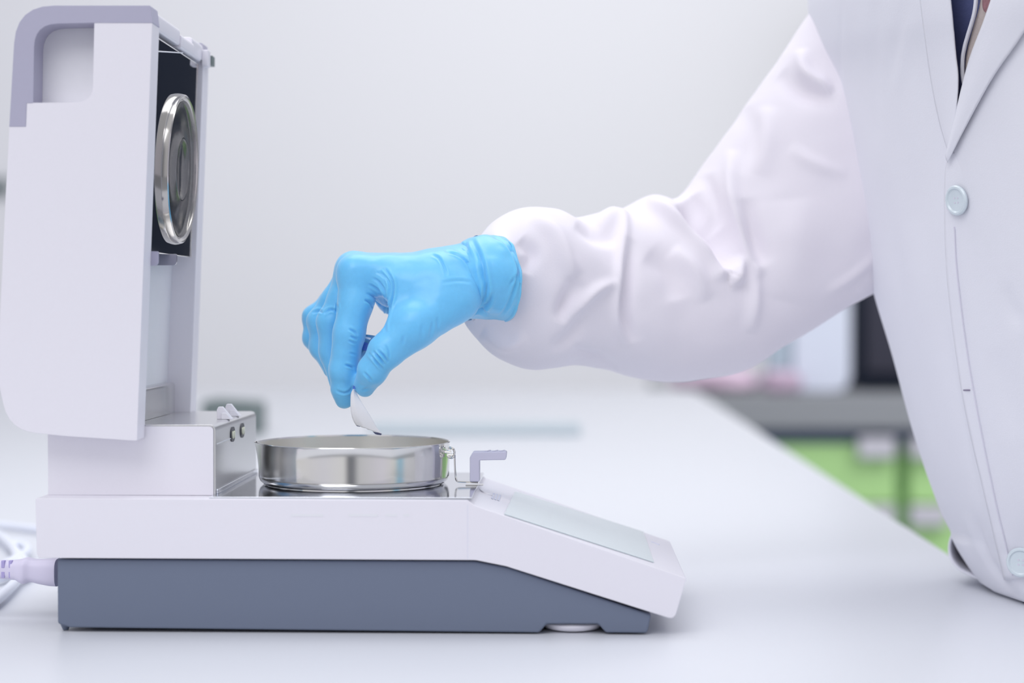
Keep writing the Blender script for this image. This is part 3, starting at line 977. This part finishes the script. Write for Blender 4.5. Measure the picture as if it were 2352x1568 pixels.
# ---- glove cuff, loose and folded
def ring_pts(T, B, yc, beta, depth, n, ex=1.0):
    """ring whose top and bottom are seen at T and B; its plane turned by beta about z"""
    a_, c_ = np.array(P(*T, yc)), np.array(P(*B, yc))
    m_ = (a_ + c_) / 2; up = (a_ - c_) / 2
    hh = np.linalg.norm(up)
    side = np.array([math.sin(beta), -math.cos(beta), 0.0])   # toward the camera
    out = []
    for k in range(n):
        t = 2 * PI * k / n
        c, s = math.cos(t), math.sin(t)
        out.append(m_ + up * math.copysign(abs(s) ** ex, s) + side * hh * depth * math.copysign(abs(c) ** ex, c))
    return np.array(out)
NC = 160
cs_ = [((1022, 604), (1026, 700), .104, .05, 1.0), ((1042, 578), (1048, 722), .105, .12, 1.16), ((1070, 551), (1078, 729), .107, .30, 1.27), ((1100, 540), (1108, 732), .109, .42, 1.30),
       ((1125, 538), (1134, 736), .112, .45, 1.26), ((1138, 541), (1148, 738), .114, .46, 1.2)]
secs_ = []
NS = 60
keys = [np.concatenate([c[0], c[1], [c[2], c[3], c[4]]]) for c in cs_]
for k in catmull(keys, NS):
    secs_.append(ring_pts((k[0], k[1]), (k[2], k[3]), k[4], k[5], k[6], NC))
S_ = np.array(secs_)
# rolled bead and inner turn-back
last = S_[-1]; cen = last.mean(0); axis = last.mean(0) - S_[-6].mean(0); axis /= np.linalg.norm(axis)
extra = [last + (last - cen) * .025 + axis * .0008, last + (last - cen) * .02 + axis * .0018, last - (last - cen) * .02 + axis * .0016, last - (last - cen) * .03 - axis * .002, last - (last - cen) * .10 - axis * .014]
cv = np.concatenate([S_.reshape(-1, 3)] + extra)
cf = grid_faces(NS + len(extra), NC)
cn_ = vnormals(cv, cf)
cen_all = cv.mean(0)
if ((cv[:NS * NC] - cen_all) * cn_[:NS * NC]).sum(1).mean() < 0:
    cn_ = -cn_; cf = cf[:, ::-1]
cx, cy = proj(cv)
fw = np.clip(((CAM - cv) * cn_).sum(1) / np.linalg.norm(CAM - cv, axis=1) / .2, 0, 1)
dd = np.zeros(len(cv))
for pts, w_, dep in [([(1290, 150), (1345, 270), (1372, 380), (1385, 490), (1350, 600)], 5, 2.0), ([(1425, 490), (1395, 570), (1335, 625)], 4, 1.3), ([(1150, 205), (1200, 182), (1245, 195)], 4, 1.6),
                     ([(1245, 160), (1262, 230)], 4, .8), ([(1400, 110), (1500, 160), (1570, 240), (1600, 330), (1590, 420), (1540, 560), (1470, 660)], 3.2, .9),
                     ([(1240, 640), (1330, 615), (1400, 650)], 4, 1.2), ([(1300, 240), (1350, 380), (1340, 470)], 4, .6), ([(1540, 450), (1590, 380)], 3, .5)]:
    d, tw = polytaper(cx, cy, smooth_line(c3(pts)))
    dd += tw * (-dep * np.exp(-(d / w_) ** 2) + .5 * dep * np.exp(-((d - 2 * w_) / w_) ** 2)) * .001 * 1.9
nz = noise_arr(cv, 60, 1.5) * .0016 + noise_arr(cv, 150, 5) * .0004
fade = np.clip(np.arange(len(cv)) // NC / 10.0, .2, 1)
cv = cv + cn_ * (dd * fw + nz * fade)[:, None]
link('glove_cuff', np_mesh('glove_cuff', cv, cf), M['glove'], glove, autosmooth=False)

# ---- body under the clothes (neck, trunk, arm, legs) as one surface
TH = math.radians(55)
nrm = np.array([-math.sin(TH), -math.cos(TH), 0]); rgt = np.array([-math.cos(TH), math.sin(TH), 0])
def torso_c(silx, a_, b_):
    ext = math.sqrt((a_ * rgt[0]) ** 2 + (b_ * nrm[0]) ** 2)
    return silx + ext
chest = np.array([.385, .165, .30])
def body_sdf(X):
    X = X.astype(np.float32)
    u = (X - chest.astype(np.float32))
    R3 = np.stack([rgt, nrm, np.array([0, 0, 1])], 0).astype(np.float32)
    L = u @ R3.T
    def ell(c, r):
        q = (L - np.array(c, np.float32)) / np.array(r, np.float32)
        k = np.sqrt((q * q).sum(-1))
        return (k - 1) * min(r)
    d = ell((0, -.03, 0), (.145, .070, .19))
    d = smin(d, ell((-.02, -.05, -.30), (.125, .075, .20)), .05)
    d = smin(d, ell((-.02, -.06, -.50), (.125, .08, .14)), .05)
    sh = chest + rgt * .165 + np.array([0, 0, .12])
    ap = [(P(1800, 520, .262), .036), (P(1690, 650, .250), .026), (P(1480, 668, .222), .026), (P(1310, 674, .185), .026), (P(1225, 662, .158), .021), (P(1160, 648, .132), .018), (P(1105, 642, .110), .017)]
    d = smin(d, cap(X, sh, np.array(ap[0][0]), .045, .040), .02)
    for (p0_, r0_), (p1_, r1_) in zip(ap, ap[1:]):
        d = smin(d, cap(X, np.array(p0_), np.array(p1_), r0_, r1_), .008)
    shl = chest - rgt * .165 + np.array([0, 0, .12])
    d = smin(d, cap(X, shl, shl + np.array([.03, .0, -.28]), .045, .038), .03)
    d = smin(d, cap(X, shl + np.array([.03, 0, -.28]), shl + np.array([.0, .02, -.50]), .038, .026), .01)
    nk = chest - nrm * .02 + np.array([0, 0, .17])
    d = smin(d, cap(X, nk, nk + np.array([-.01, 0, .12]), .055, .052), .05)
    for s_ in (-1, 1):
        hp = chest + rgt * .07 * s_ - nrm * .04 + np.array([.06, 0, -.58])
        kn = hp + np.array([.0, .0, -.33]); an = kn + np.array([.03, .0, -.27])
        d = smin(d, cap(X, hp, kn, .078, .052), .03)
        d = smin(d, cap(X, kn, an, .052, .038), .02)
    return d
bv, bf = surface_nets(body_sdf, (-.09, -.22, -.9), (.70, .62, .62), .009)
bv = relax(bv, bf, 3)
link('body', np_mesh('body', bv, bf), M['skin'], person, autosmooth=False)

# ---- coat trunk
sil = [  # (px, py of the left outline, half width, half depth)
    (2330, -330, .060, .055), (2180, -270, .085, .07), (2020, -215, .135, .085), (1925, -150, .165, .095), (1885, -70, .185, .105), (1876, 0, .195, .110), (1895, 100, .200, .114), (1932, 205, .200, .116), (1975, 430, .200, .118), (2020, 640, .195, .118),
    (2060, 800, .190, .118), (2108, 1000, .185, .118), (2150, 1130, .180, .118), (2188, 1215, .178, .118)]
keys = []
YS = .24
for (px, py, a_, b_) in sil:
    v = P(px, py, YS)
    c = torso_c(v.x, a_, b_)
    keys.append([c, v.z, a_, b_])
TR = catmull(keys, 150)
NT = 320
rows = []
CY = .155
for (c, z, a_, b_) in TR:
    t = np.arange(NT) * 2 * PI / NT
    cc, ss = np.cos(t), np.sin(t)
    ex = .92
    pt = np.array([c, CY, z])[None, :] + rgt[None, :] * (a_ * np.sign(cc) * np.abs(cc) ** ex)[:, None] + nrm[None, :] * (b_ * np.sign(ss) * np.abs(ss) ** ex)[:, None]
    # chest profile: the front falls slightly forward under the lapels
    rows.append(pt)
lastr = rows[-1].copy()
zl = lastr[0, 2]
def low(dx, z, clampx=None, drop=0):
    r = lastr.copy()
    ang = np.arange(NT) * 2 * PI / NT
    lobes = 0.010 * np.sin(ang * 5 + .6) + .006 * np.sin(ang * 11 + 1.2)
    wgt = np.clip((.36 - r[:, 0]) / .10, 0, 1)
    yw = np.clip((r[:, 1] - .10) / .10, 0, 1)
    if dx < 0 and z > 0: dx = dx * (.30 + .70 * yw)
    r[:, 0] += (-dx + lobes * .35) * wgt
    r[:, 2] = z
    if clampx is not None:
        r[:, 0] = np.maximum(r[:, 0], clampx)
    return r
extra = []
for t_ in np.linspace(0, 1, 12)[1:]:
    extra.append(low(-.030 * t_ ** 1.3, zl * (1 - t_) + .005 * t_))
extra.append(low(-.034, .0025, BENCH_X - .012))
extra.append(low(-.028, .0016, BENCH_X + .012))
for z in np.linspace(-.004, -.42, 24):
    extra.append(low(-.02 - (.02 * max(0, -z / .42)), z, BENCH_X + .014))
allr = rows + extra
tv = np.concatenate(allr); NR = len(allr)
tf = grid_faces(NR, NT)
tn = vnormals(tv, tf)
if ((tv - tv.mean(0)) * tn).sum(1).mean() < 0:
    tn = -tn; tf = tf[:, ::-1]
tx, ty = proj(tv)
zfade = np.clip((tv[:, 2] - .005) / .05, 0, 1)
# long soft vertical folds
nzv = noise_arr(tv, 14, 2.0, (1, 1, .22)) * .0045 + noise_arr(tv, 32, 6.0, (1, 1, .35)) * .0012
dd = nzv * np.where(tv[:, 2] > .05, 1, np.clip(tv[:, 2] / .05, 0, 1))
fwt = np.clip(((CAM - tv) * tn).sum(1) / np.linalg.norm(CAM - tv, axis=1) / .15, 0, 1)
for pts, w_, dep in [([(2165, 640), (2195, 830), (2232, 1010), (2312, 1345)], 9, -1.0), ([(2150, 640), (2180, 830), (2218, 1010), (2296, 1340)], 6, .8), ([(2000, 0), (2003, 120), (2012, 330)], 14, 1.6),
                     ([(2075, 0), (2045, 130), (2035, 210)], 10, 1.0), ([(2090, 40), (2070, 130), (2050, 220)], 12, -1.2), ([(2030, 400), (2060, 600), (2085, 800), (2140, 1030)], 22, 2.2),
                     ([(1925, 0), (1922, 120), (1932, 200)], 4, .9), ([(2110, 500), (2130, 760), (2180, 1020)], 26, -1.5), ([(2310, 650), (2330, 720), (2352, 740)], 14, 2.0), ([(2290, 800), (2330, 1000)], 30, 1.5),
                     ([(2240, 1180), (2262, 1262), (2290, 1312), (2330, 1350)], 9, 2.5), ([(2290, 1200), (2320, 1290), (2352, 1370)], 16, -3.0), ([(2215, 1180), (2236, 1232), (2262, 1288)], 10, -1.5)]:
    d, tw = polytaper(tx, ty, smooth_line(pts))
    dd += tw * -dep * .001 * np.exp(-(d / w_) ** 2) * fwt
tv = tv + tn * dd[:, None]
hang = tv[:, 2] < .0
tv[hang, 0] = np.maximum(tv[hang, 0], BENCH_X + .008)
low_m = (tv[:, 2] < .0016) & (tv[:, 2] > -.003) & (tv[:, 0] < BENCH_X + .006)
tv[low_m, 2] = .0016
tx, ty = proj(tv)
# cut the V of the neck opening
def inpoly(x, y, poly):
    r = np.zeros(x.shape, bool)
    n = len(poly)
    for i in range(n):
        x0, y0 = poly[i]; x1, y1 = poly[(i + 1) % n]
        c = ((y0 > y) != (y1 > y)) & (x < (x1 - x0) * (y - y0) / (y1 - y0 + 1e-9) + x0)
        r ^= c
    return r
Vpoly = [(2140, -225), (2150, -225), (2165, 20), (2186, 190), (2203, 285), (2240, 170), (2320, 20), (2420, -225)]
fc_ = tv[tf].mean(1)
fxx, fyy = proj(fc_)
fnn = np.cross(tv[tf[:, 2]] - tv[tf[:, 0]], tv[tf[:, 3]] - tv[tf[:, 1]])
front = ((CAM - fc_) * fnn).sum(1) > 0
keep = ~(inpoly(fxx, fyy, Vpoly) & front)
coat_me = np_mesh('lab_coat', tv, tf[keep])
coat = link('lab_coat', coat_me, M['cloth'], person, autosmooth=False)
so = coat.modifiers.new('cloth_thickness', 'SOLIDIFY'); so.thickness = .0012; so.offset = -1
coat['label'] = 'white cotton lab coat with lapels and pearl buttons'
bvh_full = BVHTree.FromPolygons([tuple(v) for v in tv], [tuple(int(i) for i in f) for f in tf])
def on_coat(px, py, off=0.0):
    d = Vector(ray(px, py)).normalized()
    h = bvh_full.ray_cast(Vector(CAM), d)
    if h[0] is None:
        return P(px, py, .1) , Vector((0, -1, 0))
    n = h[1] if h[1].dot(d) < 0 else -h[1]
    return h[0] + n * off, n
def patch(name, rail_l, rail_r, material, off0, off1, nu=60, nv=14, th=.0012, parent=None, bulge=0.0):
    """cloth strip lying on the coat between two measured edges"""
    L = catmull(rail_l, nu); R_ = catmull(rail_r, nu)
    V_ = []
    for i in range(nu):
        for j in range(nv):
            t = j / (nv - 1)
            p = L[i] * (1 - t) + R_[i] * t
            o_ = off0 * (1 - t) + off1 * t + bulge * math.sin(t * PI)
            q, n = on_coat(p[0], p[1], o_)
            V_.append(q)
    me = np_mesh(name, V_, grid_faces(nu, nv, False))
    o = link(name, me, material, parent or coat, autosmooth=False)
    s = o.modifiers.new('cloth_thickness', 'SOLIDIFY'); s.thickness = th; s.offset = 0
    return o
# person's right lapel (image left) and left lapel (image right)
patch('lapel', [(2090, -230), (2108, -60), (2122, 50), (2140, 180), (2160, 280), (2182, 352)], [(2176, -230), (2186, -60), (2194, 30), (2202, 120), (2208, 195), (2196, 335)], M['cloth'], .0006, .0030, bulge=.0012)
patch('lapel', [(2345, -230), (2300, -60), (2268, 40), (2232, 140), (2204, 250), (2184, 345)], [(2500, -230), (2440, -60), (2350, 85), (2290, 175), (2230, 285), (2186, 372)], M['cloth'], .0024, .0036, bulge=.002)
# front edge of the overlapping panel below the lapels
patch('front_placket', [(2184, 350), (2172, 420), (2178, 640), (2212, 900), (2262, 1130), (2310, 1330)], [(2196, 350), (2240, 430), (2262, 640), (2290, 900), (2340, 1130), (2400, 1330)], M['cloth'], .0008, -.0014, nu=90)
# stitching line on the placket
bm = bmesh.new()
tube(bm, [on_coat(x, y, .0018)[0] for x, y in catmull([(2196, 520), (2204, 640), (2234, 860), (2282, 1110), (2330, 1320)], 60)], .0004, 6)
link('stitching', bm2me(bm, 'stitching'), M['lining'], coat)
# buttons
def button(px, py):
    p, n = on_coat(px, py, .0016)
    if px > 2300: n = Vector((-.55, -.83, 0)).normalized()
    q = n.to_track_quat('Z', 'Y').to_matrix().to_4x4()
    bm = bmesh.new()
    lathe(bm, [(.0002, .0), (.0098, .0), (.0104, .0008), (.0104, .0018), (.0096, .0027), (.0084, .0028), (.0074, .0018), (.0002, .0014)], (0, 0, 0), 48)
    bmesh.ops.transform(bm, matrix=Matrix.Translation(p) @ q, verts=bm.verts)
    b = link('button', bm2me(bm, 'button'), M['button'], coat)
    for (dx, dy) in ((-.0016, -.0016), (.0016, -.0016), (-.0016, .0016), (.0016, .0016)):
        bm = bmesh.new()
        lathe(bm, [(.0007, .0012), (.0007, .0017)], (dx, dy, 0), 10)
        bmesh.ops.transform(bm, matrix=Matrix.Translation(p) @ q, verts=bm.verts)
        link('thread_hole', bm2me(bm, 'thread_hole'), M['lining'], b)
button(2204, 459); button(2350, 1290)
p0, n0 = on_coat(2216, 895, .0012); p1, n1 = on_coat(2231, 895, .0012)
bm = bmesh.new(); tube(bm, [p0, p1], .0005, 8)
link('buttonhole', bm2me(bm, 'buttonhole'), M['hole'], coat)
# shirt, placket with white piping, and tie seen in the neck opening
def inner(name, poly, material, off, nu=24, nv=10):
    return patch(name, poly[0], poly[1], material, off, off, nu, nv, th=.0006, parent=shirt)
sv = chest - 0
shirt = patch('shirt', [(2100, -230), (2120, 40), (2140, 160), (2165, 262)], [(2470, -230), (2330, 40), (2260, 160), (2215, 235)], M['navy'], -.016, -.016, 24, 14, parent=person)
inner('placket', ([(2240, -80), (2236, 0), (2218, 70), (2203, 130), (2202, 180), (2212, 222)], [(2330, -80), (2300, 0), (2268, 70), (2246, 130), (2228, 180), (2214, 224)]), M['beige'], -.007)
bm = bmesh.new()
tube(bm, [on_coat(x, y, -.004)[0] for x, y in catmull([(2240, -80), (2232, 0), (2226, 40), (2206, 110), (2201, 150), (2203, 185), (2211, 214)], 50)], .0014, 8)
link('piping', bm2me(bm, 'piping'), M['cloth'], shirt)
inner('tie', ([(2252, -80), (2246, 0), (2248, 24), (2256, 32)], [(2330, -80), (2300, 0), (2280, 24), (2262, 34)]), M['maroon'], -.0045, 12, 8)

# ---- sleeve
sl_ = [((1905, -60), (2230, 520), .262, .0, .40), ((1868, 20), (2190, 560), .262, .02, .44), ((1800, 118), (2110, 615), .262, .05, .50), ((1722, 228), (2020, 668), .258, .10, .56), ((1650, 330), (1910, 728), .252, .2, .62), ((1583, 432), (1800, 795), .244, .3, .68),
       ((1545, 458), (1720, 845), .236, .4, .72), ((1500, 449), (1640, 866), .226, .45, .74), ((1438, 478), (1560, 878), .214, .48, .76), ((1385, 484), (1480, 874), .200, .50, .78), ((1318, 500), (1400, 856), .184, .52, .82),
       ((1262, 478), (1310, 842), .168, .54, .84), ((1205, 476), (1225, 851), .152, .55, .82), ((1160, 496), (1160, 828), .138, .55, .78), ((1136, 522), (1105, 778), .126, .55, .76), ((1128, 542), (1078, 742), .118, .52, .74),
       ((1134, 556), (1086, 732), .116, .5, .74), ((1150, 572), (1130, 728), .118, .5, .80), ((1175, 580), (1165, 720), .124, .5, .8)]
keys = [np.concatenate([c[0], c[1], [c[2], c[3], c[4]]]) for c in sl_]
NS, NC = 300, 200
secs_ = [ring_pts((k[0], k[1]), (k[2], k[3]), k[4], k[5], k[6], NC) for k in catmull(keys, NS)]
vv = np.concatenate(secs_); ff = grid_faces(NS, NC)
nn = vnormals(vv, ff)
ctr = np.repeat(np.array([s.mean(0) for s in secs_]), NC, 0)
if ((vv - ctr) * nn).sum(1).mean() < 0:
    nn = -nn; ff = ff[:, ::-1]
sx, sy = proj(vv)
fwt = np.clip(((CAM - vv) * nn).sum(1) / np.linalg.norm(CAM - vv, axis=1) / .3, 0, 1)
def c8(pts): return [(a / 1.742 + 1050, b / 1.742) for a, b in pts]
rdg = [  # + ridge / - valley, mm
    ([(915, 800), (960, 880), (1040, 970), (1085, 1080)], 24, -9.5), ([(760, 800), (850, 850), (950, 930), (1030, 1030), (1065, 1120)], 12, 5.5), ([(1085, 1120), (1115, 1110), (1130, 1020)], 11, 4.5),
    ([(1100, 600), (1098, 760), (1130, 900), (1160, 1010), (1215, 1110)], 12, 4.0), ([(1150, 800), (1180, 940), (1230, 1060)], 16, -3.5),
    ([(664, 820), (668, 900), (662, 1000), (648, 1140), (640, 1280), (680, 1390)], 9, 3.0), ([(690, 960), (680, 1100), (672, 1250), (710, 1370)], 13, -3.5), ([(480, 890), (560, 940), (640, 960)], 14, -2.5),
    ([(480, 1120), (440, 1220), (415, 1290)], 15, -4), ([(430, 1290), (500, 1210), (560, 1160), (640, 1130)], 10, 3), ([(300, 860), (390, 940), (440, 1050), (470, 1110)], 14, 3.5), ([(250, 960), (300, 1010), (270, 1090)], 13, -3.0),
    ([(860, 1000), (940, 1080), (1000, 1200)], 15, 3), ([(760, 1020), (850, 1090), (880, 1200)], 22, -2.5), ([(1380, 200), (1395, 290), (1470, 345), (1500, 340)], 12, 4), ([(1300, 290), (1380, 360), (1520, 390)], 18, -3.5),
    ([(1190, 1050), (1190, 1200), (1170, 1330)], 12, 2.2), ([(1245, 430), (1235, 560), (1210, 700)], 18, 2.0), ([(1150, 430), (1180, 540), (1150, 700)], 22, -1.5), ([(1330, 590), (1420, 650), (1560, 700)], 12, 1.6),
    ([(1470, 1180), (1580, 1110), (1700, 1010)], 9, 1.2), ([(460, 1390), (560, 1440), (640, 1490)], 10, -2), ([(380, 1400), (460, 1340), (520, 1250)], 12, -2.5), ([(560, 900), (620, 860), (655, 825)], 16, 3.0),
    ([(160, 940), (200, 1000), (210, 1100)], 12, 2), ([(100, 1330), (200, 1380), (280, 1350)], 12, 2), ([(1000, 700), (1030, 820), (1050, 900)], 12, -2.5), ([(1330, 800), (1350, 1000), (1300, 1200)], 40, 2.5)]
dd = noise_arr(vv, 22, 4.0) * .0035 + noise_arr(vv, 55, 8.0) * .0010
edge = np.minimum(np.arange(len(vv)) // NC, 400)
inner_f = np.clip((NS - 1 - np.arange(len(vv)) // NC) / 30.0, 0, 1)
dd *= inner_f * .6
for pts, w_, dep in rdg:
    d, tw = polytaper(sx, sy, smooth_line(c8(pts)))
    dd += tw * dep * .001 * 2.1 * np.exp(-(d / (w_ * 1.3)) ** 2) * fwt * np.clip(inner_f * 2, 0, 1)
vv = vv + nn * dd[:, None]
slv = link('sleeve', np_mesh('sleeve', vv, ff), M['sleeve'], coat, autosmooth=False)
so = slv.modifiers.new('cloth_thickness', 'SOLIDIFY'); so.thickness = .0010; so.offset = -1
# trousers below the hem
# ---- folded coat tail resting on the bench corner
tail = catmull([(2192, 1210), (2180, 1250), (2183, 1280), (2200, 1305), (2226, 1319), (2262, 1335), (2292, 1350)], 40)
tin = catmull([(2206, 1200), (2230, 1250), (2240, 1282), (2262, 1296), (2276, 1304), (2290, 1320), (2304, 1345)], 40)
V_ = []
for i in range(40):
    for j in range(12):
        t = j / 11
        p = tail[i] * (1 - t) + tin[i] * t
        y_ = .232 - .05 * (i / 39) ** 2 + .05 * t
        q = P(p[0], p[1], y_ + .012 * math.sin(t * PI))
        q.z = max(q.z, .0015)
        V_.append(q)
fold = link('coat_fold', np_mesh('coat_fold', V_, grid_faces(40, 12, False)), M['cloth'], coat, autosmooth=False)
so = fold.modifiers.new('cloth_thickness', 'SOLIDIFY'); so.thickness = .0014; so.offset = 0

# ================================================================== PACKET held between finger and thumb
pk = empty('foil_packet', P(812, 890, .074), 'torn white paper sachet pinched between the gloved finger and thumb', 'sachet')
YK = .0725
lr = catmull([(811, 893), (806, 905), (805, 930), (807, 950), (811, 964), (817, 975)], 24)
rr_ = catmull([(814, 893), (826, 916), (840, 938), (852, 957), (864, 978), (878, 998)], 24)
V_ = []
for i in range(24):
    for j in range(14):
        t = j / 13
        p = lr[i] * (1 - t) + rr_[i] * t
        # the lower edge is torn, the sheet is creased along its left third
        yk = YK + .0042 * (i / 23) + .0022 * abs(t - .30) * 2 - .003 * (1 - i / 23)
        jag = .8 * math.sin(j * 2.3) if i == 23 else 0
        V_.append(P(p[0], p[1] + jag, yk))
sheet = link('paper', np_mesh('paper', V_, grid_faces(24, 14, False)), M['paper'], pk, autosmooth=False)
so = sheet.modifiers.new('thickness', 'SOLIDIFY'); so.thickness = .00025; so.offset = 0
def chip(name, pts, m, y=YK + .002, th=.0003, par=None):
    bm = bmesh.new()
    extr(bm, [P(a_, b_, y) for a_, b_ in pts], (0, th, 0))
    return link(name, bm2me(bm, name), M[m], par or pk)
chip('dark_edge', [(856, 990.5), (860, 992), (868, 993), (877, 996), (875, 999), (866, 998), (861, 996)], 'foildark', YK - .0015)
chip('dark_edge', [(817, 976), (823, 978), (828, 979), (827, 980), (820, 978.5)], 'foildark', YK - .0012)
chip('blue_print', [(811, 885), (815, 886.5), (817, 893), (810, 893)], 'foilblue', YK - .0045, .0006)
# the packet's upper end showing in the ring between thumb and index
V_ = []
for i in range(10):
    for j in range(10):
        u, t = i / 9, j / 9
        x = 816 + (866 - 816) * t; y = 764 + 60 * u + 8 * t
        V_.append(P(x - 10 * u * t, y, .088 + .004 * math.sin(u * 5 + t * 3)))
film = link('sachet_film', np_mesh('sachet_film', V_, grid_faces(10, 10, False)), M['film'], pk, autosmooth=False)
so = film.modifiers.new('thickness', 'SOLIDIFY'); so.thickness = .0006; so.offset = 0
chip('blue_print', [(822, 780), (845, 788), (842, 806), (826, 800)], 'foilblue', .0825, .0005)
chip('green_print', [(820, 800), (828, 802), (826, 812), (820, 814)], 'foilgreen', .0822, .0005)
chip('white_print', [(830, 770), (852, 776), (850, 780), (829, 774)], 'paper', .0825, .0005)
